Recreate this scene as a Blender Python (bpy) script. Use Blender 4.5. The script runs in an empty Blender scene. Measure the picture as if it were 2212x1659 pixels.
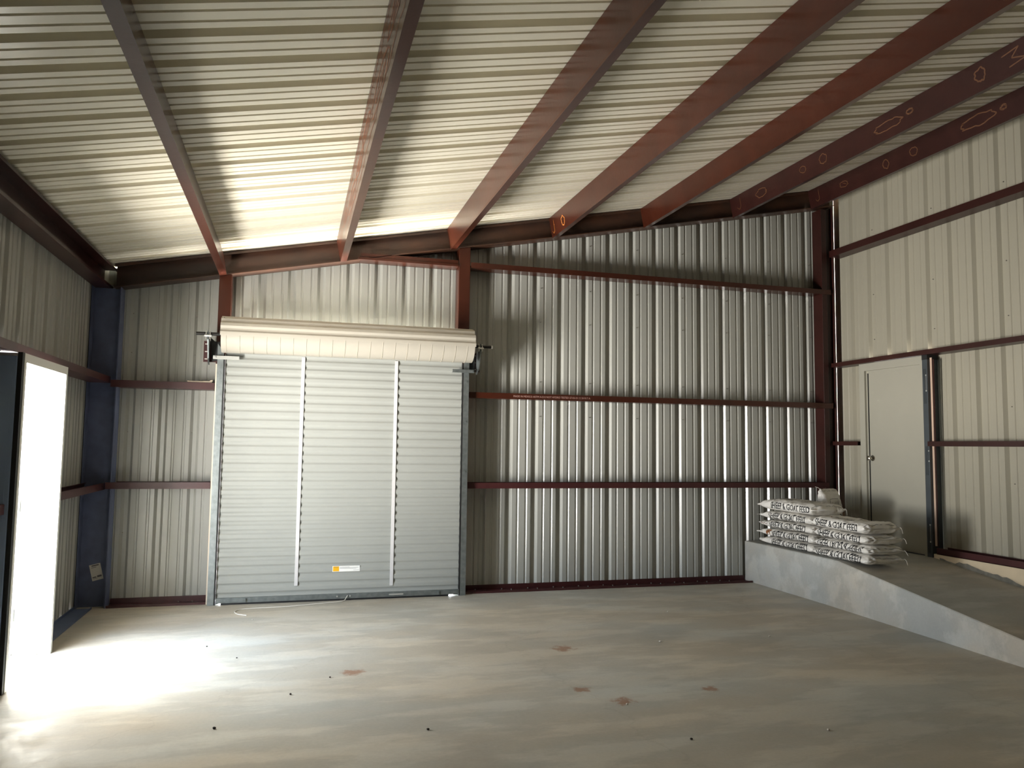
import bpy, bmesh, math, random
from mathutils import Vector, Matrix, noise
C = bpy.context.scene.collection
PI = math.pi
SC = bpy.context.scene

# ---------------------------------------------------------------- materials
def srgb(r, g, b):
    f = lambda c: (c/255/12.92) if c/255 <= .04045 else ((c/255+.055)/1.055)**2.4
    return (f(r), f(g), f(b), 1)
ALB = .92
def mat(name, col, rough=.5, metal=0., spec=.5, var=.0, scale=6., bump=0., bscale=40., stretch=(1, 1, 1), coat=0., col2=None):
    if metal < .2:
        col = tuple(c*ALB for c in col[:3])+(1,)
        if col2: col2 = tuple(c*ALB for c in col2[:3])+(1,)
    m = bpy.data.materials.new(name); m.use_nodes = True
    nt = m.node_tree; b = nt.nodes['Principled BSDF']
    b.inputs['Base Color'].default_value = col
    b.inputs['Roughness'].default_value = rough
    b.inputs['Metallic'].default_value = metal
    b.inputs['Specular IOR Level'].default_value = spec
    b.inputs['Coat Weight'].default_value = coat
    b.inputs['Coat Roughness'].default_value = .15
    tc = nt.nodes.new('ShaderNodeTexCoord'); mp = nt.nodes.new('ShaderNodeMapping')
    mp.inputs['Scale'].default_value = stretch
    nt.links.new(tc.outputs['Object'], mp.inputs['Vector'])
    if var > 0 or col2:
        n = nt.nodes.new('ShaderNodeTexNoise'); n.inputs['Scale'].default_value = scale; n.inputs['Detail'].default_value = 6
        nt.links.new(mp.outputs[0], n.inputs['Vector'])
        r = nt.nodes.new('ShaderNodeValToRGB')
        r.color_ramp.elements[0].position = .35; r.color_ramp.elements[1].position = .68
        c2 = col2 or tuple(min(1, c*(1+var)) for c in col[:3])+(1,)
        r.color_ramp.elements[0].color = tuple(c*(1-var) for c in col[:3])+(1,)
        r.color_ramp.elements[1].color = c2
        nt.links.new(n.outputs['Fac'], r.inputs[0]); nt.links.new(r.outputs[0], b.inputs['Base Color'])
    if bump > 0:
        n2 = nt.nodes.new('ShaderNodeTexNoise'); n2.inputs['Scale'].default_value = bscale; n2.inputs['Detail'].default_value = 4
        nt.links.new(mp.outputs[0], n2.inputs['Vector'])
        bp = nt.nodes.new('ShaderNodeBump'); bp.inputs['Strength'].default_value = bump; bp.inputs['Distance'].default_value = .01
        nt.links.new(n2.outputs['Fac'], bp.inputs['Height']); nt.links.new(bp.outputs[0], b.inputs['Normal'])
    return m
M = {}
M['panel'] = mat('painted_wall_panel', srgb(172, 172, 165), .27, spec=.6, coat=.12, var=.05, scale=1.2, stretch=(1, 1, .15), bump=.04, bscale=5)
M['panel_right'] = mat('painted_wall_panel_cream', srgb(164, 159, 143), .42, var=.03, scale=1.2, stretch=(1, 1, .15))
M['darkwall'] = mat('dark_brown_boards', srgb(58, 52, 46), .7, var=.2, scale=2, stretch=(4, 1, .3))
M['roof'] = mat('painted_roof_panel', srgb(228, 222, 204), .34, spec=.45, coat=.08, var=.04, scale=.8, stretch=(.2, 1, 1), bump=.05, bscale=4)
M['red'] = mat('red_oxide_primer', srgb(64, 28, 16), .29, var=.16, scale=3.5, bump=.05, bscale=30, coat=.12)
M['reddark'] = mat('dark_red_oxide_primer', srgb(52, 24, 20), .36, var=.15, scale=4, bump=.05, bscale=30)
M['maroon'] = mat('maroon_primer', srgb(68, 32, 32), .4, var=.15, scale=5)
M['brown'] = mat('dark_mill_steel', srgb(62, 46, 38), .5, var=.25, scale=4, col2=srgb(84, 52, 34), stretch=(.4, 1, 1))
M['navy'] = mat('dark_blue_primer', srgb(90, 104, 134), .5, var=.10, scale=5, bump=.1, bscale=60)
M['darkcol'] = mat('dark_slate_flare_primer', srgb(92, 100, 128), .5, var=.12, scale=8, bump=.08, bscale=60)  # slate blue takes in some lens-flare haze over dark primer
M['flareblue'] = mat('blue_grey_flare_steel', srgb(142, 162, 194), .5, var=.06, scale=2)  # blue of the lens-flare haze is partly put into this colour
M['darkpost'] = mat('dark_grey_steel', srgb(66, 72, 76), .45, var=.1)
M['white'] = mat('white_paint', srgb(226, 225, 218), .38)
M['curtain'] = mat('off_white_door_curtain', srgb(158, 160, 155), .38, var=.02, scale=2)
M['drum'] = mat('cream_drum_sheet', srgb(174, 168, 156), .42)
M['doorleaf'] = mat('grey_white_door_paint', srgb(166, 163, 150), .42, var=.02, scale=2)
M['galv'] = mat('galvanized_steel', srgb(136, 142, 142), .40, metal=.75, var=.14, scale=22, bump=.05, bscale=30)
M['zinc'] = mat('bright_zinc', srgb(215, 215, 210), .35, metal=.6, var=.05)
M['chrome'] = mat('brushed_nickel', srgb(190, 184, 172), .22, metal=1.)
M['black'] = mat('flat_black', srgb(22, 22, 22), .6)  # seals, plates, and strips standing in for dark gaps
M['blacksteel'] = mat('black_steel', srgb(40, 38, 36), .35, metal=.5)
M['cream'] = mat('cream_edge', srgb(222, 208, 188), .6)
M['pinktrim'] = mat('pinkish_flashing', srgb(206, 178, 158), .5, var=.05)
M['strip'] = mat('pale_fabric_strip', srgb(206, 204, 204), .6)
M['slot'] = mat('pale_wall_seen_in_slot', srgb(210, 205, 196), .6)
M['bag'] = mat('woven_white_bag', srgb(236, 233, 227), .42, var=.04, scale=9, bump=.35, bscale=22)
M['ink'] = mat('black_ink', srgb(28, 28, 30), .55)
M['inkgrey'] = mat('grey_ink', srgb(96, 92, 92), .55)
M['inkred'] = mat('red_brown_ink', srgb(120, 60, 52), .55)
M['tape'] = mat('brown_tape', srgb(150, 98, 62), .5)
M['string'] = mat('white_string', srgb(220, 215, 205), .8)
M['paper'] = mat('paper', srgb(214, 208, 198), .7)
M['orange'] = mat('orange_label', srgb(240, 180, 20), .5)
M['label'] = mat('white_label', srgb(240, 240, 236), .5)
M['scuff'] = mat('tan_rust_mark', srgb(98, 60, 32), .6)
M['scuffbrown'] = mat('brown_rust_mark', srgb(120, 60, 30), .35)
M['scufforange'] = mat('orange_rust_mark', srgb(196, 118, 52), .5)
M['scuffpale'] = mat('pale_rust_mark', srgb(132, 92, 72), .45)
M['stencil'] = mat('stencil_paint', srgb(190, 150, 140), .6)
M['pebble'] = mat('dark_pebble', srgb(50, 42, 36), .8)
M['palepebble'] = mat('pale_pebble', srgb(206, 198, 186), .8)
M['screw'] = mat('screw_head', srgb(120, 116, 108), .45, metal=.3)

def concrete(name, base, blots, ramp=False):
    base = tuple(c*ALB for c in base[:3])+(1,); blots = [(x, y, r, tuple(q*ALB for q in c[:3])+(1,)) for x, y, r, c in blots]
    m = bpy.data.materials.new(name); m.use_nodes = True
    nt = m.node_tree; N = nt.nodes; L = nt.links; b = N['Principled BSDF']
    tc = N.new('ShaderNodeTexCoord')
    def noi(s, det=8, st=(1, 1, 1), rough=.6):
        mp = N.new('ShaderNodeMapping'); mp.inputs['Scale'].default_value = st; L.new(tc.outputs['Object'], mp.inputs[0])
        n = N.new('ShaderNodeTexNoise'); n.inputs['Scale'].default_value = s; n.inputs['Detail'].default_value = det; n.inputs['Roughness'].default_value = rough
        L.new(mp.outputs[0], n.inputs['Vector']); return n
    def ramp_(n, p0, p1, c0, c1):
        r = N.new('ShaderNodeValToRGB'); r.color_ramp.elements[0].position = p0; r.color_ramp.elements[1].position = p1
        r.color_ramp.elements[0].color = c0; r.color_ramp.elements[1].color = c1; L.new(n, r.inputs[0]); return r
    def mix(f, a, c, t='MIX'):
        x = N.new('ShaderNodeMix'); x.data_type = 'RGBA'; x.blend_type = t
        if isinstance(f, float): x.inputs[0].default_value = f
        else: L.new(f, x.inputs[0])
        for s, v in ((6, a), (7, c)):
            if isinstance(v, tuple): x.inputs[s].default_value = v
            else: L.new(v, x.inputs[s])
        return x.outputs[2]
    d = tuple(c*.86 for c in base[:3])+(1,); l = tuple(min(1, c*1.12) for c in base[:3])+(1,)
    big = ramp_(noi(.55, 5, (.6, 1, 1)).outputs['Fac'], .36, .64, d, l)
    tint = ramp_(noi(.9, 6, (.45, 1, 1)).outputs['Fac'], .40, .62, (1.06, 1., .92, 1), (.95, 1., 1.04, 1))
    col = mix(1., big.outputs[0], tint.outputs[0], 'MULTIPLY')
    pt = ramp_(noi(2.6, 7, (.4, 1.2, 1)).outputs['Fac'], .48, .56, (.86, .86, .86, 1), (1.08, 1.08, 1.08, 1))
    col = mix(.8, col, pt.outputs[0], 'MULTIPLY')
    fine = ramp_(noi(45, 4).outputs['Fac'], .35, .7, (.95, .95, .95, 1), (1.04, 1.04, 1.04, 1))
    col = mix(.8, col, fine.outputs[0], 'MULTIPLY')
    if blots:
        # thin wandering crack lines
        v = N.new('ShaderNodeTexVoronoi'); v.feature = 'DISTANCE_TO_EDGE'; v.inputs['Scale'].default_value = .28
        nd = noi(3, 6); va = N.new('ShaderNodeVectorMath'); va.operation = 'MULTIPLY_ADD'
        L.new(nd.outputs['Color'], va.inputs[0]); va.inputs[1].default_value = (.5, .5, 0); L.new(tc.outputs['Object'], va.inputs[2]); L.new(va.outputs[0], v.inputs['Vector'])
        cr = ramp_(v.outputs['Distance'], .0, .0012, (.78, .76, .74, 1), (1, 1, 1, 1)); col = mix(.35, col, cr.outputs[0], 'MULTIPLY')
        for (x, y, r, c) in blots:
            vs = N.new('ShaderNodeVectorMath'); vs.operation = 'DISTANCE'; L.new(tc.outputs['Object'], vs.inputs[0]); vs.inputs[1].default_value = (x, y, 0)
            mr = N.new('ShaderNodeMapRange'); mr.inputs[1].default_value = 0; mr.inputs[2].default_value = r; mr.inputs[3].default_value = 1; mr.inputs[4].default_value = 0; L.new(vs.outputs['Value'], mr.inputs[0])
            nn = noi(16 if r < .5 else 2.2, 8, (1, 1, 1), .75)
            mu = N.new('ShaderNodeMath'); mu.operation = 'MULTIPLY'; L.new(mr.outputs[0], mu.inputs[0]); L.new(nn.outputs['Fac'], mu.inputs[1])
            rp = ramp_(mu.outputs[0], .30, .42 if r < .5 else .6, (0, 0, 0, 1), (1, 1, 1, 1))
            fm = N.new('ShaderNodeMath'); fm.operation = 'MULTIPLY'; L.new(rp.outputs[0], fm.inputs[0]); fm.inputs[1].default_value = .8 if r < .5 else .35
            col = mix(fm.outputs[0], col, c)
    L.new(col, b.inputs['Base Color'])
    b.inputs['Roughness'].default_value = .55
    rr = ramp_(noi(3, 5).outputs['Fac'], .3, .7, (.42, .42, .42, 1), (.7, .7, .7, 1)); L.new(rr.outputs[0], b.inputs['Roughness'])
    bp = N.new('ShaderNodeBump'); bp.inputs['Strength'].default_value = .12; bp.inputs['Distance'].default_value = .01
    L.new(noi(12, 8).outputs['Fac'], bp.inputs['Height']); L.new(bp.outputs[0], b.inputs['Normal'])
    return m
rust = srgb(150, 106, 78); brownst = srgb(140, 124, 108)
M['floor'] = concrete('concrete_floor', srgb(194, 189, 178), [(-2.24, -2.86, .24, rust), (-.57, -2.58, .26, rust), (.05, -3.78, .17, rust), (-.63, -3.88, .22, rust), (-.8, -3.6, .18, rust), (-1.9, -4.6, 1.7, brownst)])
M['ramp'] = concrete('concrete_ramp_mix', srgb(190, 187, 180), [])
M['footing'] = mat('cream_stem_wall', srgb(216, 198, 168), .7, var=.06, scale=4, bump=.2, bscale=20)
M['mortar'] = mat('grey_mortar_smear', srgb(132, 128, 116), .85, var=.2, scale=18, bump=.4, bscale=40)

# ---------------------------------------------------------------- mesh helpers
class MB:
    def __init__(s): s.v = []; s.f = []
    def add(s, vs, fs):
        n = len(s.v); s.v += [tuple(v) for v in vs]; s.f += [tuple(i+n for i in f) for f in fs]; return s
    def box(s, x0, x1, y0, y1, z0, z1):
        x0, x1 = min(x0, x1), max(x0, x1); y0, y1 = min(y0, y1), max(y0, y1); z0, z1 = min(z0, z1), max(z0, z1)
        return s.add([(x, y, z) for z in (z0, z1) for y in (y0, y1) for x in (x0, x1)],
                     [(0, 2, 3, 1), (4, 5, 7, 6), (0, 1, 5, 4), (2, 6, 7, 3), (0, 4, 6, 2), (1, 3, 7, 5)])
    def prism(s, poly, fn0, fn1):
        """poly: 2-D closed outline; fn0/fn1 map (a, b) to the two end positions"""
        n = len(poly); a = [fn0(*p) for p in poly]; b = [fn1(*p) for p in poly]
        return s.add(a+b, [tuple(range(n-1, -1, -1)), tuple(range(n, 2*n))]+[(i, (i+1) % n, (i+1) % n+n, i+n) for i in range(n)])
    def tube(s, pts, r, n=12, caps=True):
        pts = [Vector(p) for p in pts]; rings = []
        up = Vector((0, 0, 1))
        for i, p in enumerate(pts):
            d = (pts[min(i+1, len(pts)-1)]-pts[max(i-1, 0)]).normalized()
            u = up if abs(d.z) < .9 else Vector((1, 0, 0))
            a = d.cross(u).normalized(); b = d.cross(a).normalized()
            rr = r[i] if isinstance(r, (list, tuple)) else r
            rings.append([p+a*math.cos(2*PI*k/n)*rr+b*math.sin(2*PI*k/n)*rr for k in range(n)])
        vs = [v for rg in rings for v in rg]; fs = []
        for i in range(len(pts)-1):
            for k in range(n):
                fs.append((i*n+k, i*n+(k+1) % n, (i+1)*n+(k+1) % n, (i+1)*n+k))
        if caps: fs += [tuple(range(n-1, -1, -1)), tuple((len(pts)-1)*n+k for k in range(n))]
        return s.add(vs, fs)
    def build(s, name, m, parent=None, smooth=False, bevel=0, recalc=True):
        me = bpy.data.meshes.new(name); me.from_pydata(s.v, [], s.f); me.update()
        if recalc:
            bm = bmesh.new(); bm.from_mesh(me); bmesh.ops.recalc_face_normals(bm, faces=bm.faces)
            if bevel: bmesh.ops.bevel(bm, geom=[e for e in bm.edges if len(e.link_faces) == 2 and e.calc_face_angle(0) > .5], offset=bevel, segments=2, affect='EDGES', profile=.5)
            bm.to_mesh(me); bm.free()
        me.materials.append(m)
        if smooth:
            for p in me.polygons: p.use_smooth = True
        o = bpy.data.objects.new(name, me); C.objects.link(o)
        if parent: o.parent = parent
        return o
def tag(o, label=None, cat=None, group=None, kind=None):
    for k, v in (('label', label), ('category', cat), ('group', group), ('kind', kind)):
        if v: o[k] = v
    return o
def empty(name, loc, label, cat, group=None, kind=None):
    o = bpy.data.objects.new(name, None); o.empty_display_size = .1; C.objects.link(o); o.location = loc
    return tag(o, label, cat, group, kind)
def rel(o, root):
    """parent a mesh built in world coordinates under an Empty"""
    o.parent = root; w = Vector((0, 0, 0)); p = root
    while p: w += Vector(p.location); p = p.parent
    o.data.transform(Matrix.Translation(-w))
    return o
def pieces(name, mbs, m, parent, label=None):
    for mb in mbs:
        o = rel(mb.build(name, m, recalc=True), parent)
        if label: o['label'] = label
def text_mesh(txt, size, fine=0):
    cu = bpy.data.curves.new('t', 'FONT'); cu.body = txt; cu.size = size; cu.resolution_u = 2
    ob = bpy.data.objects.new('t', cu); C.objects.link(ob)
    dg = bpy.context.evaluated_depsgraph_get(); me = bpy.data.meshes.new_from_object(ob.evaluated_get(dg))
    bpy.data.objects.remove(ob); bpy.data.curves.remove(cu)
    if fine:
        bm = bmesh.new(); bm.from_mesh(me); bmesh.ops.remove_doubles(bm, verts=bm.verts, dist=1e-5); bmesh.ops.triangulate(bm, faces=bm.faces)
        for _ in range(5):
            ee = [e for e in bm.edges if e.calc_length() > fine]
            if not ee: break
            bmesh.ops.subdivide_edges(bm, edges=ee, cuts=1); bmesh.ops.triangulate(bm, faces=bm.faces)
        bm.to_mesh(me); bm.free()
    vs = [tuple(v.co) for v in me.vertices]; fs = [tuple(p.vertices) for p in me.polygons]
    bpy.data.meshes.remove(me)
    x0 = min(v[0] for v in vs); x1 = max(v[0] for v in vs); y0 = min(v[1] for v in vs); y1 = max(v[1] for v in vs)
    return [(v[0]-x0, v[1]-y0) for v in vs], fs, x1-x0, y1-y0

# ---------------------------------------------------------------- camera
yaw, pitch, roll = .27339276, .07900364, .01269633
fw = Vector((math.sin(yaw)*math.cos(pitch), math.cos(yaw)*math.cos(pitch), math.sin(pitch)))
ri = Vector((math.cos(yaw), -math.sin(yaw), 0)); up = ri.cross(fw)
r2 = math.cos(roll)*ri+math.sin(roll)*up; u2 = -math.sin(roll)*ri+math.cos(roll)*up
cam = bpy.data.objects.new('camera', bpy.data.cameras.new('camera')); C.objects.link(cam)
mw = Matrix((( r2.x, u2.x, -fw.x, -2.7039), (r2.y, u2.y, -fw.y, -8.5802), (r2.z, u2.z, -fw.z, 1.6102), (0, 0, 0, 1)))
cam.matrix_world = mw; cam.data.sensor_width = 36; cam.data.lens = 1680/2212*36; cam.data.clip_start = .02
SC.camera = cam

# ---------------------------------------------------------------- key dimensions
XL, XR, YF = -4.66, 4.05, -12.0
TA, TB = 4.224, .1942          # roof sheet: z = TA + TB x
BA, BB = 3.992, .1952          # underside of rafter and purlins
PIT = .3048
def roofz(x): return TA+TB*x

RIB = ((-.044, 0), (-.018, .034), (.018, .034), (.044, 0), (.092, 0), (.100, .007), (.114, .007), (.122, 0), (.192, 0), (.200, .007), (.214, .007), (.222, 0))
ROOFRIB = ((-.042, 0), (-.030, .052), (.034, .052), (.042, 0), (.095, 0), (.099, .010), (.113, .010), (.117, 0), (.190, 0), (.194, .010), (.208, .010), (.212, 0))
def prof(s0, s1, c0, pitch, RIB=RIB):
    """ribbed sheet profile between s0 and s1: list of (s, depth outward); rib floors centred at c0 + k*pitch"""
    pts = [(s0, None)]
    k0 = int((s0-c0)/pitch)-2
    for k in range(k0, k0+int((s1-s0)/pitch)+6):
        c = c0+k*pitch
        for ds, d in RIB:
            if s0+.001 < c+ds < s1-.001: pts.append((c+ds, d))
    full = []
    for k in range(k0, k0+int((s1-s0)/pitch)+6):
        c = c0+k*pitch
        full += [(c+ds, d) for ds, d in RIB]
    def at(q):
        for (a, da), (b, db) in zip(full, full[1:]):
            if a <= q <= b: return da+(db-da)*(q-a)/max(1e-9, b-a)
        return 0
    pts = [(a, b) for a, b in pts if b is not None]; pts.sort()
    return [(s0, at(s0))]+pts+[(s1, at(s1))]
def sheet(mb, pts, bot, top, place):
    vs = []; fs = []
    for s, d in pts: vs += [place(s, d, bot(s)), place(s, d, top(s))]
    for i in range(len(pts)-1): fs.append((2*i, 2*i+2, 2*i+3, 2*i+1))
    # a second skin just outside gives the sheet its thickness
    n = len(vs)
    for s, d in pts: vs += [place(s, d+.0012, bot(s)), place(s, d+.0012, top(s))]
    for i in range(len(pts)-1): fs.append((n+2*i+1, n+2*i+3, n+2*i+2, n+2*i))
    mb.add(vs, fs)

# ---------------------------------------------------------------- room shell
f = MB().box(XL-.03, XR+.05, YF-.05, .12, -.15, 0).build('floor', M['floor']); tag(f, kind='structure')
st = MB().box(-4.90, XL-.03, -2.9, -1.75, -.15, -.0005).build('floor', M['ramp']); st.name = 'floor_outside'; tag(st, kind='structure')

w = MB(); pb = lambda s, d, z: (s, d, z)
RC = -.020
sheet(w, prof(XL-.06, -3.40, RC, PIT), lambda s: .0, lambda s: roofz(s)+.004, pb)
sheet(w, prof(-3.40, -.93, RC, PIT), lambda s: 2.42, lambda s: roofz(s)+.004, pb)
sheet(w, prof(-.93, 4.0965, RC, PIT), lambda s: .0, lambda s: roofz(s)+.004, pb)
wb = w.build('wall_back', M['panel'], recalc=False); tag(wb, kind='structure')

w = MB(); pl_ = lambda s, d, z: (XL-d, s, z)
sheet(w, prof(-1.85, 0.03, -.935, .315), lambda s: .0, lambda s: roofz(XL)+.004, pl_)
sheet(w, prof(-2.80, -1.85, -.935, .315), lambda s: 2.17, lambda s: roofz(XL)+.004, pl_)
sheet(w, prof(YF, -2.80, -.935, .315), lambda s: .0, lambda s: roofz(XL)+.004, pl_)
wl = w.build('wall_left', M['panel'], recalc=False); tag(wl, kind='structure')

w = MB(); pr = lambda s, d, z: (XR+d, s, z)
sheet(w, prof(-.70, -.165, -.395, .306), lambda s: .47, lambda s: roofz(XR)+.004, pr)
sheet(w, prof(-1.66, -.70, -.395, .306), lambda s: 2.66, lambda s: roofz(XR)+.004, pr)
sheet(w, prof(YF, -1.66, -.395, .306), lambda s: .50, lambda s: roofz(XR)+.004, pr)
wr = w.build('wall_right', M['panel_right'], recalc=False); tag(wr, kind='structure')
w = MB(); sheet(w, prof(XL, XR, 0, PIT), lambda s: 0, lambda s: roofz(s), lambda s, d, z: (s, YF-d, z))
wf = w.build('wall_front', M['panel_right'], recalc=False); tag(wf, kind='structure')

w = MB()
pts = prof(YF-.05, .06, -.028, .3072, ROOFRIB)
sheet(w, pts, lambda s: XL-.14, lambda s: XR+.12, lambda s, d, x: (x-.19*d, s, roofz(x)+.005+d))
cl = w.build('ceiling', M['roof'], recalc=False); tag(cl, kind='structure')
# added boxes outside the sheets, stopping daylight at the open rib ends
tag(MB().box(XL-.20, XL-.045, YF-.05, .12, 3.10, 3.42).build('eave_light_stop', M['panel']), kind='structure')
tag(MB().box(XR+.105, XR+.20, YF-.05, .12, 4.80, 5.16).build('high_side_light_stop', M['panel']), kind='structure')

# screw tips seen on the sheets
def dots(pts, name, parent, r=.006):
    proto = {}
    w = Vector((0, 0, 0)); q = parent
    while q: w += Vector(q.location); q = q.parent
    for p, n in pts:
        if n not in proto:
            mb = MB(); mb.tube([(0, 0, 0), tuple(Vector(n)*.012)], r, 6)
            o = mb.build(name, M['screw']); proto[n] = o
        else:
            o = proto[n].copy(); C.objects.link(o)
        o.parent = parent; o.location = Vector(p)-w
pp = []
for k in range(0, 13, 2):
    for z in (1.95, 2.35, 3.05, 3.45, 4.0):
        x = RC+k*PIT+.06
        if x < 3.7 and z < BA+BB*x-.1: pp.append(((x, .001, z), (0, -1, 0)))
for x in (-3.7, -4.3):
    for z in (.7, 1.7, 2.5, 2.9): pp.append(((x, .001, z), (0, -1, 0)))
dots(pp, 'screw', wb, .005)
pp = []
for k in range(1, 12, 3):
    for z in (1.3, 2.05, 2.95, 3.5, 4.3): pp.append(((XR+.002, -.395-.306*k-.06, z), (-1, 0, 0)))
pp = [p for p in pp if not (-1.75 < p[0][1] < -.6 and p[0][2] < 2.7)]
dots(pp, 'screw', wr, .005)

# ---------------------------------------------------------------- steel members
T = .005
def chan_x(name, x0, x1, z0, z1, m, label, group, yf=-.2, yb=-.012, web0=None, web1=None, cat='girt'):
    """wall girt running along x: horizontal web below, flanges standing up, small lips"""
    w0 = x0 if web0 is None else web0; w1 = x1 if web1 is None else web1
    mb = MB().box(x0, x1, yf, yf+T, z0, z1)
    mb.box(w0, w1, yf+T, yb, z0, z0+T).box(w0, w1, yb-T, yb, z0+T, z1).box(w0, w1, yf+T, yf+.02, z1-T, z1).box(w0, w1, yb-.02, yb-T, z1-T, z1)
    o = mb.build(name, m, bevel=0); return tag(o, label, cat, group)
def chan_y(name, y0, y1, z0, z1, m, label, group, xf, xb, cat='girt'):
    s = 1 if xb > xf else -1
    mb = MB().box(xf, xf+s*T, y0, y1, z0, z1).box(xf+s*T, xb, y0, y1, z0, z0+T).box(xb-s*T, xb, y0, y1, z0+T, z1)
    mb.box(xf+s*T, xf+s*.02, y0, y1, z1-T, z1).box(xb-s*.02, xb-s*T, y0, y1, z1-T, z1)
    o = mb.build(name, m); return tag(o, label, cat, group)
GB, GL, GR = 'wall girts on the back wall', 'wall girts on the left wall', 'wall girts on the right wall'
chan_x('wall_girt', -4.44, -3.485, 1.140, 1.205, M['maroon'], 'short maroon girt left of the roller door, low on the back wall', GB, web0=-4.375)
chan_x('wall_girt', -4.44, -3.485, 2.135, 2.205, M['maroon'], 'short maroon girt left of the roller door carrying the white pipe piece', GB, web0=-4.375)
chan_x('wall_girt', -.845, 3.80, 1.135, 1.198, M['maroon'], 'long red girt right of the roller door, lowest of three', GB, web1=3.74)
g2 = chan_x('wall_girt', -.845, 3.88, 2.130, 2.195, M['red'], 'long red girt right of the roller door with stencilled writing, middle of three', GB, web1=3.74)
chan_x('wall_girt', -.845, 3.88, 3.590, 3.650, M['red'], 'long red girt right of the roller door, highest, just under the rafter', GB, web1=3.74)
# short piece above the roller door, cut to the slope
mb = MB()
x0, x1 = -2.085, -.990
mb.prism([(x0, 3.588), (x1, 3.588), (x1, 3.66), (x0+.03, 3.66)], lambda a, b: (a, -.2, b), lambda a, b: (a, -.195, b))
mb.box(x0+.02, x1, -.195, -.012, 3.588, 3.593).box(x0+.06, x1, -.017, -.012, 3.593, 3.66)
mb.box(x0-.005, x1, -.212, -.2, 3.588, 3.612)
tag(mb.build('wall_girt', M['red']), 'short red girt above the roller door, meeting the rafter underside', 'girt', GB)
# stencilled line on the middle girt
tv, tf, tw, th = text_mesh('MADE IN MEXICO ASTM A-513 NOT HYDRO TESTED 27-02-25 12 50 R17 A', .03)
sx = .92/tw; sz = .022/th
mb = MB(); mb.add([(-.335+x*sx, -.2008, 2.152+y*sz) for x, y in tv], tf)
o = mb.build('stencilled_writing', M['stencil'], recalc=False); o.parent = g2; o['label'] = 'pale stencilled writing'

chan_y('wall_girt', -1.815, -.105, 1.130, 1.195, M['maroon'], 'maroon girt between the open door and the corner column, low', GL, -4.46, -4.648)
chan_y('wall_girt', YF+.02, -2.882, 1.130, 1.195, M['maroon'], 'maroon girt meeting the blue-grey jamb channel at the left edge', GL, -4.46, -4.648)
chan_y('wall_girt', YF+.02, -.105, 2.178, 2.240, M['maroon'], 'maroon girt passing over the top of the open door', GL, -4.46, -4.648)

chan_y('wall_girt', YF+.02, -.19, 4.075, 4.158, M['reddark'], 'dark red girt high on the right wall, above the grey door', GR, 3.87, 4.04)
chan_y('wall_girt', YF+.02, -.19, 2.652, 2.705, M['reddark'], 'dark red girt on the right wall touching the top of the grey door', GR, 3.87, 4.04)
chan_y('wall_girt', -.635, -.19, 1.665, 1.714, M['reddark'], 'stub of dark red girt between the corner column and the grey door', GR, 3.87, 4.04)
chan_y('wall_girt', YF+.02, -1.716, 1.660, 1.712, M['reddark'], 'dark red girt on the right wall running from the grey door to the right edge', GR, 3.87, 4.04)

# rafter along the back wall
def zr(x, off=0): return roofz(x)+off
def slopebar(mb, x0, x1, y0, y1, za, zb, a, b):
    mb.prism([(x0, za), (x1, za), (x1, zb), (x0, zb)], lambda p, q: (p, y0, a+b*p+q), lambda p, q: (p, y1, a+b*p+q))
mb = MB()
slopebar(mb, -4.455, 3.96, -.096, -.089, 0.006, .224, BA, BB)
slopebar(mb, -4.455, 3.96, -.20, -.012, .0, .008, BA, BB)
slopebar(mb, -4.455, 3.96, -.20, -.012, -.010, -.002, TA, TB)
slopebar(mb, -4.455, 3.96, -.20, -.194, -.03, -.010, TA, TB)
tag(mb.build('rafter', M['brown']), 'dark brown sloping rafter along the top of the back wall', 'beam')

# eave strut, top of the left wall
mb = MB()
y0, y1 = YF+.02, -.012
mb.box(-4.652, -4.50, y0, y1, 3.130, 3.136).box(-4.506, -4.50, y0, y1, 3.136, 3.155).box(-4.590, -4.584, y0, y1, 3.136, 3.335)
mb.box(-4.590, -4.462, y0, y1, 3.322, 3.328).box(-4.468, -4.462, y0, y1, 3.305, 3.322)
tag(mb.build('eave_strut', M['reddark']), 'dark red eave beam where the roof meets the left wall', 'beam')

# purlins
PX = [(-3.455, -1), (-2.322, 1), (-1.130, 1), (.062, 1), (1.212, 1), (2.420, 1), (3.552, 1)]
PL = ['leftmost purlin, over the left post of the roller door, dark on its right side',
      'second purlin from the left, its left face marked with wood-like rust streaks',
      'third purlin from the left, ending above the right post of the roller door',
      'fourth purlin from the left, with one orange oval mark at its far end',
      'fifth purlin from the left, plain glossy red without rust rings',
      'second purlin from the right wall, with a row of tan rust rings',
      'purlin nearest the right wall, dark red with rust rings and a square mark']
purl = []
sl = math.atan(TB)
def web_pt(x, t):   # point t down the web from the roof sheet (t in metres), web square to the roof
    return (x+math.sin(sl)*t, roofz(x)-math.cos(sl)*t)
for i, (x, s) in enumerate(PX):
    mb = MB(); D = .237; F = .068
    yb, ye = YF+.02, -.205
    def P(a, b):    # a: across flange, b: depth
        wx, wz = web_pt(x, b); return (wx+a*math.cos(sl), wz+a*math.sin(sl))
    def bar(a0, a1, b0, b1):
        q = [P(a0, b0), P(a1, b0), P(a1, b1), P(a0, b1)]
        mb.prism(q, lambda u, v: (u, yb, v), lambda u, v: (u, ye, v))
    bar(0, s*.005, .004, D); bar(s*.005, s*F, D-.005, D); bar(s*.005, s*F, .004, .009); bar(s*(F-.005), s*F, D-.022, D-.005); bar(s*(F-.005), s*F, .009, .024)
    o = mb.build('purlin', M['red'] if i < 5 else M['reddark'])
    tag(o, PL[i], 'purlin', 'roof purlins running from the back wall overhead'); purl.append(o)

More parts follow.
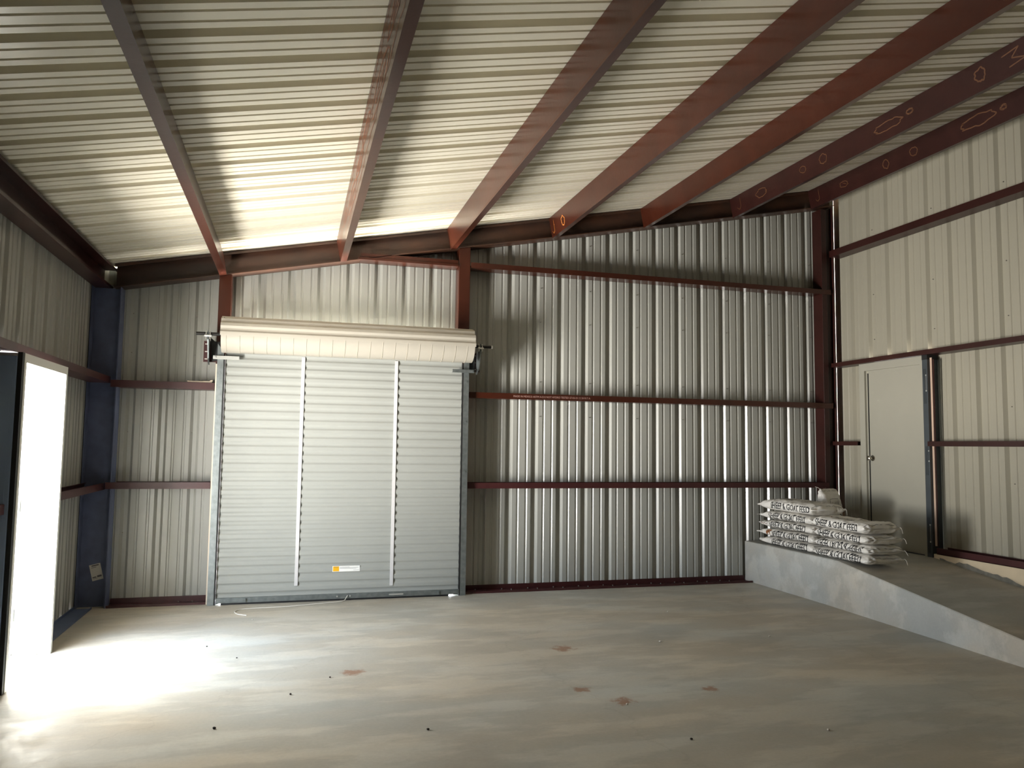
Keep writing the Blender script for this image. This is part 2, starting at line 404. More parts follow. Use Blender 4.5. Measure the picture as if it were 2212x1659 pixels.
# scuffs and rust rings on purlin webs: ribbons 1 mm proud of the web
def ribbon(i, pts, w, m, name='rust_mark', closed=False):
    """pts: (y, t) on the left face of purlin i's web"""
    x, s = PX[i]; mb = MB(); n = len(pts)
    for k in range(n if closed else n-1):
        (ya, ta), (yb, tb) = pts[k], pts[(k+1) % n]
        d = Vector((yb-ya, tb-ta)); L = d.length or 1; nx = Vector((-d.y, d.x))/L*w/2
        q = []
        for (yy, tt) in ((ya+nx.x, ta+nx.y), (ya-nx.x, ta-nx.y), (yb-nx.x, tb-nx.y), (yb+nx.x, tb+nx.y)):
            wx, wz = web_pt(x, tt); q.append((wx-.0012*math.cos(sl), yy, wz-.0012*math.sin(sl)))
        mb.add(q, [(0, 1, 2, 3)])
    return mb
def mark(i, strokes, m, label='tan rust marks'):
    for pts, w, closed in strokes:
        o = ribbon(i, pts, w, m, closed=closed).build('rust_mark', m, recalc=False); o.parent = purl[i]; o['label'] = label
def ring(cy, ct, ry, rt, n=26, ph=0, jit=.20, seed=1):
    rnd = random.Random(seed)
    return [(cy+ry*math.cos(2*PI*k/n)*(1+jit*rnd.uniform(-1, 1)), ct+rt*math.sin(2*PI*k/n)*(1+jit*rnd.uniform(-1, 1))) for k in range(n)]
mark(6, [(ring(-.86, .12, .07, .035, seed=1), .008, True), ([(-.84, .10), (-.90, .13)], .006, False), (ring(-1.55, .12, .045, .045, seed=2), .010, True),
         (ring(-1.95, .12, .05, .045, seed=3), .009, True), (ring(-2.75, .11, .20, .05, seed=4), .012, True), (ring(-3.05, .10, .03, .02, seed=5), .02, True),
         ([(-.40, .05), (-.40, .16), (-.36, .18), (-.33, .15)], .007, False)], M['scuff'])
mark(5, [(ring(-.85, .12, .10, .045, seed=6), .008, True), (ring(-1.62, .11, .05, .035, seed=7), .007, True), (ring(-1.95, .11, .06, .045, seed=8), .008, True),
         (ring(-2.85, .12, .18, .04, seed=9), .009, True), (ring(-3.12, .10, .035, .02, seed=10), .014, True), (ring(-3.85, .11, .05, .05, seed=11), .012, True),
         ([(-4.05, .07), (-4.20, .05), (-4.13, .11), (-4.25, .15), (-4.10, .17)], .010, False), ([(-.42, .05), (-.42, .15), (-.38, .18), (-.34, .15)], .007, False)], M['scuff'])
mark(3, [(ring(-.62, .14, .05, .05, seed=12), .012, True), ([(-.33, .06), (-.33, .18), (-.29, .20), (-.26, .17)], .007, False)], M['scufforange'], 'orange oval rust mark')
mark(2, [([(-.33, .05), (-.33, .18), (-.30, .21), (-.26, .18)], .007, False), ([(-.3, .225), (-5.5, .225)], .003, False)], M['scuff'], 'thin rust line')
# wood-like streaks on the second purlin
rnd = random.Random(4); strokes = []
y = -.5
while y > -6.2:
    L = rnd.uniform(.5, .9); c = rnd.uniform(.09, .15)
    strokes.append((ring(y-L/2, c, L*.5, rnd.uniform(.02, .05), 22, jit=.16, seed=int(-y*100)), .010, True))
    strokes.append((ring(y-L/2, c, L*.3, .012, 14, jit=.2, seed=int(-y*50)), .008, True))
    y -= L*1.05
for c in (.035, .19):
    yy = -.3; p = []
    while yy > -6.3: p.append((yy, c+rnd.uniform(-.012, .012))); yy -= .14
    strokes.append((p, .006, False))
mark(1, strokes, M['scuffbrown'], 'wood-like rust streaks')

# corner columns
c = empty('corner_column', (-4.52, -.1, 0), 'dark slate steel column in the left corner with a paper tag low on it', 'column')
mb = MB().box(-4.645, -4.395, -.088, -.080, 0, 3.128)
rel(mb.build('web', M['darkcol']), c)
rel(MB().box(-4.395, -4.387, -.193, -.012, 0, 3.128).build('flange', M['darkcol']), c)
rel(MB().box(-4.653, -4.645, -.193, -.012, 0, 3.128).build('flange', M['darkcol']), c)
# paper tag
t = empty('paper_tag', (-4.50, -.09, .33), 'tilted white paper tag stuck near the foot of the corner column', 'tag')
def tagpt(a, b, off=0):   # a across, b down
    p00 = Vector((-4.566, -.0885-off, .397)); ax = Vector((.097, 0, .024)); dn = Vector((.037, 0, -.152)); return p00+ax*a+dn*b
mb = MB(); mb.add([tagpt(0, 0, .001), tagpt(1, 0, .001), tagpt(1, 1, .001), tagpt(0, 1, .001), tagpt(0, 0), tagpt(1, 0), tagpt(1, 1), tagpt(0, 1)], [(0, 1, 2, 3), (7, 6, 5, 4), (0, 4, 5, 1), (1, 5, 6, 2), (2, 6, 7, 3), (3, 7, 4, 0)])
rel(mb.build('sheet', M['paper']), t)
ml = []
for a0, a1, b0, b1 in ((.2, .85, .05, .12), (.15, .6, .18, .21), (.08, .42, .76, .83), (.5, .9, .72, .83), (.08, .5, .87, .89)):
    ml.append(MB().add([tagpt(a0, b0, .0016), tagpt(a1, b0, .0016), tagpt(a1, b1, .0016), tagpt(a0, b1, .0016)], [(0, 1, 2, 3)]))
for q_ in ml: rel(q_.build('printed_line', M['inkgrey'], recalc=False), t)

mb = MB().box(3.755, 3.830, -.19, -.012, .48, BA+BB*3.755-.02)
mb.box(3.830, 3.925, -.150, -.012, .48, BA+BB*3.83-.02).box(3.925, 3.932, -.19, -.012, .48, BA+BB*3.92-.02)
tag(mb.build('corner_column', M['reddark'], bevel=.004), 'dark red steel column in the right corner behind the feed bags', 'column')
# posts either side of the roller door
def zpost(x): return BA+BB*x-.002
def post(x0, x1, name, label):
    mb = MB()
    mb.prism([(x0, 0), (x1, 0), (x1, zpost(x1)), (x0, zpost(x0))], lambda a, b: (a, -.193, b), lambda a, b: (a, -.014, b))
    return tag(mb.build(name, M['red'], bevel=.006), label, 'post', 'posts framing the roller door')
post(-3.482, -3.360, 'door_post', 'dark red post on the left side of the roller door')
post(-.982, -.852, 'door_post', 'dark red post on the right side of the roller door')

# base channels
def base_x(x0, x1, name):
    mb = MB().box(x0, x1, -.012, -.006, 0, .060).box(x0, x1, -.192, -.012, 0, .006).box(x0, x1, -.192, -.186, .006, .022)
    o = mb.build(name, M['maroon']); tag(o, kind='structure'); return o
b1 = base_x(-4.38, -3.485, 'baseboard_back_left'); b2 = base_x(-.85, 2.695, 'baseboard_back')
pp = []
x = -.7
while x < 2.65:
    pp.append(((x, -.03, .005), (0, 0, 1))); pp.append(((x+.10, -.075, .005), (0, 0, 1))); x += .3048
dots(pp, 'screw', b2, .007)
pp = [((-3.62, -.05, .005), (0, 0, 1)), ((-3.75, -.05, .005), (0, 0, 1)), ((-3.56, -.15, .005), (0, 0, 1))]
dots(pp, 'screw', b1, .007)
mb = MB().box(-4.655, -4.650, -1.81, -.195, 0, .03).box(-4.650, -4.50, -1.81, -.195, 0, .006).box(-4.505, -4.50, -1.81, -.195, .006, .02)
tag(mb.build('baseboard_left', M['navy']), kind='structure')
mb = MB().box(3.895, 3.901, YF+.02, -1.772, .522, .588).box(3.895, 4.045, YF+.02, -1.772, .522, .528).box(4.039, 4.045, YF+.02, -1.772, .528, .588)
tag(mb.build('baseboard_right', M['maroon']), kind='structure')
mb = MB().box(3.905, 4.10, YF+.02, -1.72, 0, .520)
ft = mb.build('trim_1', M['footing'], bevel=.004); tag(ft, kind='structure')
# ragged smear of mortar along the foot of the stem wall
def rampz(y): return .478 if y > -1.72 else max(0, .478-.128*(-y-1.72))
mb = MB(); rnd = random.Random(3); ys = [-1.80-.05*k for k in range(76)]
vs = []
for y in ys:
    h = .012+.05*abs(noise.noise(Vector((y*2.1, 0, 0))))+.03*abs(noise.noise(Vector((y*11, 3, 0))))+.02*(1 if -2.7 < y < -2.0 else 0)
    vs += [(3.9035, y, max(0, rampz(y)-.02)), (3.902, y, rampz(y)+h)]
mb.add(vs, [(2*k, 2*k+2, 2*k+3, 2*k+1) for k in range(len(ys)-1)])
o = mb.build('mortar_smear', M['mortar'], recalc=False); o.parent = ft
# corner flashing in the right corner with a slit of daylight beside it
zt = roofz(4.05)
tag(MB().prism([(4.100, .012), (4.060, -.160), (4.064, -.160), (4.104, .012)], lambda a, b: (a, b, .47), lambda a, b: (a, b, zt)).build('trim_2', M['pinktrim']), kind='structure')
tag(MB().box(4.052, 4.066, -.170, -.160, .47, zt).build('gap_shade_strip', M['black']), kind='structure')  # black strip painted in for the dark gap between flashing and sheet

# jamb channel standing left of the open door, web facing the room's front
jp = empty('door_jamb_post', (-4.54, -2.86, 0), 'blue-grey steel channel at the left edge, beside the open door', 'post')
rel(MB().box(-4.652, -4.444, -2.878, -2.873, 0, 2.150).box(-4.652, -4.647, -2.873, -2.838, 0, 2.150).box(-4.449, -4.444, -2.873, -2.838, 0, 2.150).build('channel', M['flareblue']), jp)
rel(MB().box(-4.442, -4.414, -2.866, -2.834, 0, 2.178).build('gap_shade', M['black']), jp)  # black strip standing in for the shadowed gap beside the frame
rel(MB().box(-4.630, -4.470, -2.8795, -2.878, .12, 2.05).build('web_plate', M['flareblue']), jp)

# ---------------------------------------------------------------- left door (open outward)
X0, X1 = -4.41, -4.664
dr = empty('door_1', (-4.52, -2.32, 0), None, None, kind='structure')
mb = MB()
ya, yb2 = -2.832, -1.815
mb.box(X0, X0-.004, ya, ya+.042, 0, 2.175).box(X0, X0-.004, yb2-.042, yb2, 0, 2.175).box(X0, X0-.004, ya+.042, yb2-.042, 2.115, 2.175)
for s, y in ((1, ya+.042), (-1, yb2-.042)):
    mb.box(X0-.004, -4.50, y-s*.004, y, 0, 2.115).box(-4.50, -4.585, y-s*.004, y+s*.014, 0, 2.115).box(-4.585, X1, y-s*.004, y, 0, 2.115)
mb.box(X0-.004, -4.50, ya+.042, yb2-.042, 2.115, 2.119).box(-4.50, -4.585, ya+.042, yb2-.042, 2.100, 2.119).box(-4.585, X1, ya+.042, yb2-.042, 2.115, 2.119)
mb.box(X0-.004, X1, ya, ya+.004, 0, 2.175).box(X0-.004, X1, yb2-.004, yb2, 0, 2.175)
rel(mb.build('frame', M['white']), dr)
lf = rel(MB().box(-4.665, -5.555, -1.893, -1.848, .015, 2.105).build('door_leaf', M['white'], bevel=.003), dr)
pieces('hinge', [MB().tube([(-4.655, -1.870, z), (-4.655, -1.870, z+.10)], .008, 8) for z in (.25, 1.05, 1.85)], M['galv'], dr)
h = MB(); h.tube([(-5.49, -1.893, 1.0), (-5.49, -1.94, 1.0)], .012, 12); h.tube([(-5.49, -1.94, 1.0), (-5.49, -1.955, 1.0), (-5.49, -1.965, 1.0), (-5.49, -1.97, 1.0)], [.02, .028, .024, .006], 14)
rel(h.build('door_knob', M['chrome'], smooth=False), dr)

# ---------------------------------------------------------------- right door (closed)
dr = empty('door_2', (3.95, -1.13, .48), None, None, kind='structure')
XA = 3.915
mb = MB()
mb.box(XA, XA+.004, -.640, -.725, .478, 2.645).box(XA, XA+.004, -1.590, -1.632, .478, 2.645).box(XA, XA+.004, -.725, -1.590, 2.560, 2.645)
mb.box(XA, 4.045, -.636, -.640, .478, 2.645).box(XA, 4.045, -1.632, -1.636, .478, 2.645).box(XA, 4.045, -.636, -1.636, 2.645, 2.649)
mb.box(XA+.004, XA+.03, -.721, -.725, .478, 2.560).box(XA+.004, XA+.03, -1.590, -1.594, .478, 2.560).box(XA+.004, XA+.03, -.725, -1.590, 2.560, 2.564)
mb.box(XA+.026, XA+.03, -.725, -.745, .478, 2.560).box(XA+.026, XA+.03, -.752, -1.590, 2.530, 2.560)
mb
rel(mb.build('frame', M['doorleaf']), dr)
rel(MB().box(XA+.034, XA+.060, -.757, -1.598, .488, 2.534).box(XA+.060, XA+.075, -.700, -1.625, .480, 2.60).build('door_leaf', M['doorleaf'], bevel=.001), dr)
rel(MB().box(XA+.030, XA+.0595, -.742, -.7555, .488, 2.534).build('latch_side_strip', M['black']), dr)  # black strip along the latch edge
h = MB(); h.tube([(XA+.034, -.80, 1.515), (XA+.026, -.80, 1.515)], .034, 20); h.tube([(XA+.026, -.80, 1.515), (XA-.012, -.80, 1.515)], .013, 14)
h.tube([(XA-.012, -.80, 1.515), (XA-.020, -.80, 1.515), (XA-.036, -.80, 1.515), (XA-.044, -.80, 1.515)], [.018, .028, .026, .014], 20)
h.box(XA+.010, XA+.034, -.742, -.760, 1.500, 1.530)
rel(h.build('door_knob', M['chrome']), dr)
rel(MB().box(XA+.02, 4.04, -.722, -1.60, .478, .487).build('threshold', M['darkpost']), dr)
# dark channel post beside the door with zinc slots imitating daylight through holes
ps = empty('door_side_post', (3.96, -1.69, .478), 'tall dark grey steel channel with bright bolt slots right of the grey door', 'post')
rel(MB().box(3.90, 3.904, -1.640, -1.712, .478, 2.650).box(3.904, 4.04, -1.708, -1.712, .478, 2.650).box(3.904, 4.04, -1.640, -1.644, .478, 2.650).build('channel', M['darkpost']), ps)
ml = []
for z0, z1 in ((2.26, 2.43), (.64, .82)):
    mb = MB().box(3.8992, 3.8999, -1.688, -1.691, z0, z1)
    for z in (z0, z1): mb.tube([(3.8998, -1.6895, z), (3.8980, -1.6895, z)], .009, 8)
    ml.append(mb)
for z in (1.50, 1.61): ml.append(MB().tube([(3.8998, -1.70, z), (3.8980, -1.70, z)], .008, 8))
pieces('slot_daylight', ml, M['zinc'], ps)  # bright pieces stand in for light showing through the slots
rel(MB().box(3.898, 4.04, -1.638, -1.714, 2.600, 2.652).build('end_cap', M['black']), ps)
ml = []
for z0, z1 in ((2.12, 2.5), (1.35, 1.66), (.52, .9)):
    for a0 in (-1.662, -1.682): ml.append(MB().box(3.898, 3.8999, a0, a0-.003, z0, z1))
pieces('stamped_line', ml, M['blacksteel'], ps)
tag(MB().box(3.93, 3.936, -1.718, -1.744, .60, 2.62).build('trim_4', M['pinktrim']), kind='structure')
tag(MB().prism([(-1.748, 2.60), (-1.768, 2.60), (-1.756, .60), (-1.748, .60)], lambda a, b: (3.935, a, b), lambda a, b: (3.939, a, b)).build('trim_5', M['reddark']), kind='structure')

# ---------------------------------------------------------------- concrete ramp and landing
sx_ = lambda y: 2.705 if y > -1.5 else 2.705-(-y-1.5)*.034
ys = [-.014, -.4, -.8, -1.2, -1.5, -1.72, -1.95]+[-2.2-.25*k for k in range(12)]+[-5.44]
vs = []; XB = 4.10
for y in ys:
    z = rampz(y)
    if y < -5.4: z = .004
    if -1.72 > y > -2.0: z -= 0
    vs += [(sx_(y), y, 0), (sx_(y), y, z-.008), (sx_(y)+.008, y, z), (XB if y > -1.73 else 3.903, y, z), (XB if y > -1.73 else 3.903, y, 0)]
fs = []
n = len(ys)
for i in range(n-1):
    for k in range(5):
        fs.append((5*i+k, 5*i+(k+1) % 5, 5*i+5+(k+1) % 5, 5*i+5+k))
fs += [(0, 1, 2, 3, 4), tuple(5*(n-1)+k for k in (4, 3, 2, 1, 0))]
rp = MB().add(vs, fs).build('concrete_ramp', M['ramp'])
tag(rp, 'grey concrete landing and ramp along the right wall', 'ramp')

# ---------------------------------------------------------------- roller door
R = empty('roll_up_door', (-2.16, -.3, 0), 'white corrugated roll-up door with cream drum on top, closed, in the back wall', 'door')
CY, CZ, RD = -.395, 2.668, .172
def corr(z):   # curtain profile depth for height z
    p = (z/.0885) % 1.
    return .011*(0 if p < .10 else (p-.10)/.22 if p < .32 else 1 if p < .68 else (.90-p)/.22 if p < .90 else 0)
CX0, CX1 = -3.385, -.935
mb = MB(); vs = []; z = .056; zs = []
while z < 2.56:
    zs.append(z); z += .0885/16
for z in zs: vs += [(CX0, -.222-corr(z), z), (CX1, -.222-corr(z), z)]
for z in zs: vs += [(CX0, -.218-corr(z), z), (CX1, -.218-corr(z), z)]
n = len(zs)
fs = [(2*i, 2*i+1, 2*i+3, 2*i+2) for i in range(n-1)]+[(2*n+2*i+2, 2*n+2*i+3, 2*n+2*i+1, 2*n+2*i) for i in range(n-1)]
fs += [(2*i+2, 2*n+2*i+2, 2*n+2*i, 2*i) for i in range(n-1)]+[(2*i+1, 2*n+2*i+1, 2*n+2*i+3, 2*i+3) for i in range(n-1)]
rel(mb.add(vs, fs).build('curtain', M['curtain'], recalc=False), R)
# fabric strips
for x0, z0, z1 in ((-2.622, .16, 2.50), (-1.655, .13, 2.50)):
    mb = MB().box(x0-.017, x0+.017, -.240, -.233, z0, z1).box(x0-.006, x0+.006, -.236, -.222, z0, z1)
    zz = z0
    rel(mb.build('curtain_strip', M['strip']), R)
# drum: smooth lower sheet, curtain wrapped over the top
DX0, DX1 = -3.418, -.862
vs = []; N = 48
for k in range(N+1):
    a = 2*PI*k/N; vs += [(DX0+.006, CY-RD*math.cos(a), CZ+RD*math.sin(a)), (DX1-.006, CY-RD*math.cos(a), CZ+RD*math.sin(a))]
m_ = len(vs); vs += vs[:]
fs = [(2*k, 2*k+1, 2*k+3, 2*k+2) for k in range(N)]+[tuple(m_+2*k for k in range(N)), tuple(m_+2*k+1 for k in range(N-1, -1, -1))]
dm = rel(MB().add(vs, fs).build('drum', M['drum'], smooth=False, recalc=False), R)
for p in dm.data.polygons: p.use_smooth = len(p.vertices) == 4
# thin seams across the drum sheet
ml = []; x = DX0+.055
seam = mat('seam_paint', srgb(176, 169, 152), .5)
while x < DX1-.02:
    pts = [(x+.0, CY-(RD+.001)*math.cos(a), CZ+(RD+.001)*math.sin(a)) for a in [-.05-1.65*k/14 for k in range(15)]]
    ml.append(MB().tube(pts, .0022, 5)); x += .1270
pieces('seam', ml, seam, dm)
# wrapped curtain
vs = []; K = 110; a0, a1 = -.10, PI+.10
for k in range(K+1):
    a = a0+(a1-a0)*k/K; arc = (a-a0)*RD
    r = RD+.006+corr(arc+.028)*1.35
    if a > PI*.93: r = RD+.006
    vs += [(DX0, CY-r*math.cos(a), CZ+r*math.sin(a)), (DX1, CY-r*math.cos(a), CZ+r*math.sin(a))]
n = K+1
for k in range(n):
    v0, v1 = Vector(vs[2*k]), Vector(vs[2*k+1]); c0 = Vector((0, CY, CZ)); d = Vector((0, v0.y-CY, v0.z-CZ)).normalized()*.004
    vs += [tuple(v0-d), tuple(v1-d)]
fs = [(2*i, 2*i+1, 2*i+3, 2*i+2) for i in range(n-1)]+[(2*n+2*i+2, 2*n+2*i+3, 2*n+2*i+1, 2*n+2*i) for i in range(n-1)]
fs += [(2*i+2, 2*n+2*i+2, 2*n+2*i, 2*i) for i in range(n-1)]+[(2*i+1, 2*n+2*i+1, 2*n+2*i+3, 2*i+3) for i in range(n-1)]+[(0, 2*n, 2*n+1, 1)]
rel(MB().add(vs, fs).build('wrapped_curtain', M['drum'], recalc=False), R)
# screws along the edge of the wrapped curtain
ml = []; x = DX0+.045; k = 0
while x < DX1-.02:
    y, z = CY-(RD+.011)*math.cos(-.03), CZ+(RD+.011)*math.sin(-.03)
    ml.append(MB().tube([(x, y, z), (x, y-.006, z)], .0055, 7)); x += .243 if k else .03; k += 1
ml.append(MB().tube([(DX0+.03, CY-.12, CZ+.16), (DX0+.03, CY-.125, CZ+.166)], .006, 7))
pieces('screw', ml, M['screw'], R)
# shaft
rel(MB().tube([(-3.655, CY, CZ+.01), (-3.405, CY, CZ+.01)], .0165, 16).build('shaft', M['blacksteel']), R)
sh = rel(MB().tube([(-.875, CY, CZ+.01), (-.640, CY, CZ+.01)], .0165, 16).build('shaft', M['blacksteel'], smooth=False), R)
rel(MB().tube([(-.652, CY, CZ+.01), (-.634, CY, CZ+.01)], .0172, 16).build('shaft_tip', M['zinc']), sh)
# brackets: red slotted plate, galvanised arm, u-bolt
for s, xp0, xp1, xa in ((-1, -3.600, -3.470, -3.545), (1, -.862, -.735, -.775)):
    pl = rel(MB().box(xp0, xp1, -.206, -.195, 2.415, 2.628).build('mounting_plate', M['maroon'] if s < 0 else M['reddark']), R)
    pieces('slot', [MB().box(xx0, xx1, -.2072, -.2062, z-.005, z+.005) for z in (2.445, 2.520, 2.597)
        for xx0, xx1 in ((xp0+.012, xp0+.052), (xp1-.040 if s < 0 else xp1-.052, xp1-.026 if s < 0 else xp1-.012))], M['slot'], pl)
    bx = [(-3.538, 2.665), (-3.490, 2.622), (-3.430, 2.622), (-3.430, 2.440), (-3.515, 2.418)] if s < 0 else [(-.866, 2.50), (-.835, 2.62), (-.790, 2.67), (-.800, 2.430), (-.866, 2.430)]
    rel(MB().prism(bx, lambda a, b: (a, -.212, b), lambda a, b: (a, -.232, b)).build('black_plate', M['black']), R)  # black plate between bracket arm and drum
    arm = MB()
    poly = [(-.206, 2.40), (-.235, 2.385), (-.33, 2.44), (-.425, 2.62), (-.425, 2.705), (-.36, 2.705), (-.206, 2.62)]
    arm.prism(poly, lambda a, b: (xa, a, b), lambda a, b: (xa+.004, a, b))
    arm.prism([(-.235, 2.385), (-.33, 2.44), (-.425, 2.62), (-.425, 2.705), (-.419, 2.70), (-.419, 2.622), (-.326, 2.446), (-.232, 2.391)], lambda a, b: (xa-.004, a, b), lambda a, b: (xa+.009, a, b))
    arm = rel(arm.build('bracket_arm', M['galv']), R)
    ub = MB()
    for dx in (-.016, .020):
        pts = [(xa+dx, CY-.026, CZ-.045), (xa+dx, CY-.026, CZ+.01)]+[(xa+dx, CY-.026*math.cos(a), CZ+.01+.026*math.sin(a)) for a in (.5, 1.1, 1.57, 2.1, 2.7)]+[(xa+dx, CY+.026, CZ+.01), (xa+dx, CY+.026, CZ-.045)]
        ub.tube(pts, .005, 8)
    ub.tube([(xa-.03, CY-.028, CZ-.012), (xa+.034, CY-.028, CZ-.012)], .010, 6)
    rel(ub.build('u_bolt', M['zinc']), arm)
# stop bars
for x0, x1, z in ((-3.500, -3.250, 2.440), (-1.055, -.812, 2.398)):
    mb = MB().box(x0, x1, -.300, -.296, z, z+.034).box(x0, x1, -.296, -.262, z, z+.004).tube([(x0+.02 if x0 < -2 else x1-.02, -.300, z+.017), (x0+.02 if x0 < -2 else x1-.02, -.312, z+.017)], .010, 6)
    rel(mb.build('stop_bar', M['zinc'] if x0 < -2 else M['galv'], bevel=.001), R)
# guides
for s, x0, x1, xg0, xg1 in ((-1, -3.462, -3.402, -3.402, -3.388), (1, -.922, -.862, -.936, -.924)):
    g = MB().box(x0, x1, -.262, -.258, .0, 2.52).box(x0 if s < 0 else x1-.004, x0+.004 if s < 0 else x1, -.258, -.1935, .0, 2.52)
    g.prism([(x0, 2.52), (x1, 2.52), (x0 if s < 0 else x1, 2.60)], lambda a, b: (a, -.262, b), lambda a, b: (a, -.258, b))
    g = rel(g.build('guide_rail', M['galv']), R)
    pieces('bolt', [MB().tube([((x0+x1)/2, -.262, z), ((x0+x1)/2, -.268, z)], .012, 12) for z in (.24, 1.32, 1.86, 2.30)], M['galv'], g)
    rel(MB().box(xg0, xg1, -.256, -.200, .0, 2.50).build('side_strip', M['black']), R)  # black strip between guide rail and curtain edge
rel(MB().box(-3.480, -3.463, -.200, -.1945, .0, 2.40).build('cream_edge_strip', M['cream']), R)
# bottom bar
bb = rel(MB().box(CX0+.005, CX1+.003, -.262, -.258, .018, .066).box(CX0+.005, CX1+.003, -.258, -.215, .062, .066).box(CX0+.005, CX1+.003, -.258, -.215, .018, .022).build('bottom_bar', M['galv']), R)
pieces('bolt', [MB().tube([(x, -.262, .043), (x, -.270, .043)], .0085, 6) for x in (-3.32, -3.19, -2.21, -2.08, -1.08, -.97)], M['zinc'], bb)
for x0, x1 in ((-3.375, -3.10), (-1.16, -.945)):
    rel(MB().box(x0, x1, -.272, -.262, .030, .056).box(x1-.01 if x0 < -2 else x0, x1 if x0 < -2 else x0+.01, -.285, -.272, .026, .060).build('slide_latch', M['galv']), bb)
rel(MB().box(-1.68, -1.53, -.268, -.262, .036, .048).build('pull_handle', M['zinc']), bb)
rel(MB().box(CX0+.05, CX1-.11, -.258, -.225, .0, .018).build('bottom_seal', M['black']), R)
# warning sticker
def stick(x0, x1, z0, z1, y): return [(x0, y, z0), (x1, y, z0), (x1, y, z1), (x0, y, z1)]
YS = -.2345
s1 = rel(MB().box(-2.263, -1.985, YS, -.2325, .288, .346).build('sticker', M['label']), R)
o = MB().add(stick(-2.258, -2.196, .292, .342, YS-.0006), [(0, 1, 2, 3)]).build('orange_panel', M['orange'], recalc=False); o.parent = s1; o.data.transform(Matrix.Translation(-Vector(R.location)))
tv, tf, tw, th = text_mesh('WARNING', .02)
ml = [MB().add([(-2.250+x*.046/tw, YS-.001, .328+y*.009/th) for x, y in tv], tf)]
for zz, xa_, xb_ in ((.333, -2.19, -2.09), (.325, -2.19, -2.0), (.318, -2.19, -2.02), (.300, -2.05, -1.99)): ml.append(MB().add(stick(xa_, xb_, zz, zz+.0022, YS-.001), [(0, 1, 2, 3)]))
for q_ in ml: rel(q_.build('sticker_print', M['inkgrey'], recalc=False), s1)
# pull rope on the floor
pts = [(-2.105, -.272, .05), (-2.12, -.285, .03), (-2.16, -.33, .006), (-2.35, -.39, .005), (-2.6, -.46, .005), (-2.79, -.49, .005), (-3.0, -.50, .005), (-3.13, -.53, .005), (-3.175, -.60, .005), (-3.17, -.68, .005), (-3.13, -.76, .005), (-3.06, -.815, .005)]
sm = []
for i in range(len(pts)-1):
    p0 = Vector(pts[max(i-1, 0)]); p1 = Vector(pts[i]); p2 = Vector(pts[i+1]); p3 = Vector(pts[min(i+2, len(pts)-1)])
    for k in range(5):
        t_ = k/5; sm.append(.5*((2*p1)+(-p0+p2)*t_+(2*p0-5*p1+4*p2-p3)*t_*t_+(-p0+3*p1-3*p2+p3)*t_**3))
sm.append(Vector(pts[-1]))
tag(MB().tube(sm, .0042, 8).build('pull_rope', M['string'], smooth=True), 'thin white pull rope trailing on the floor before the roller door', 'rope')
# white pipe piece lying on the girt
pi = MB().tube([(-3.735, -.165, 2.2135), (-3.60, -.162, 2.2135)], .0085, 12).tube([(-3.60, -.162, 2.2135), (-3.515, -.160, 2.2145)], .0110, 12).tube([(-3.745, -.165, 2.2145), (-3.735, -.165, 2.2145)], .0115, 12).tube([(-3.53, -.160, 2.222), (-3.508, -.160, 2.230)], .009, 10)
tag(pi.build('pipe_piece', M['cream'], smooth=False), 'short cream plastic pipe lying on the upper girt beside the roller door', 'pipe')

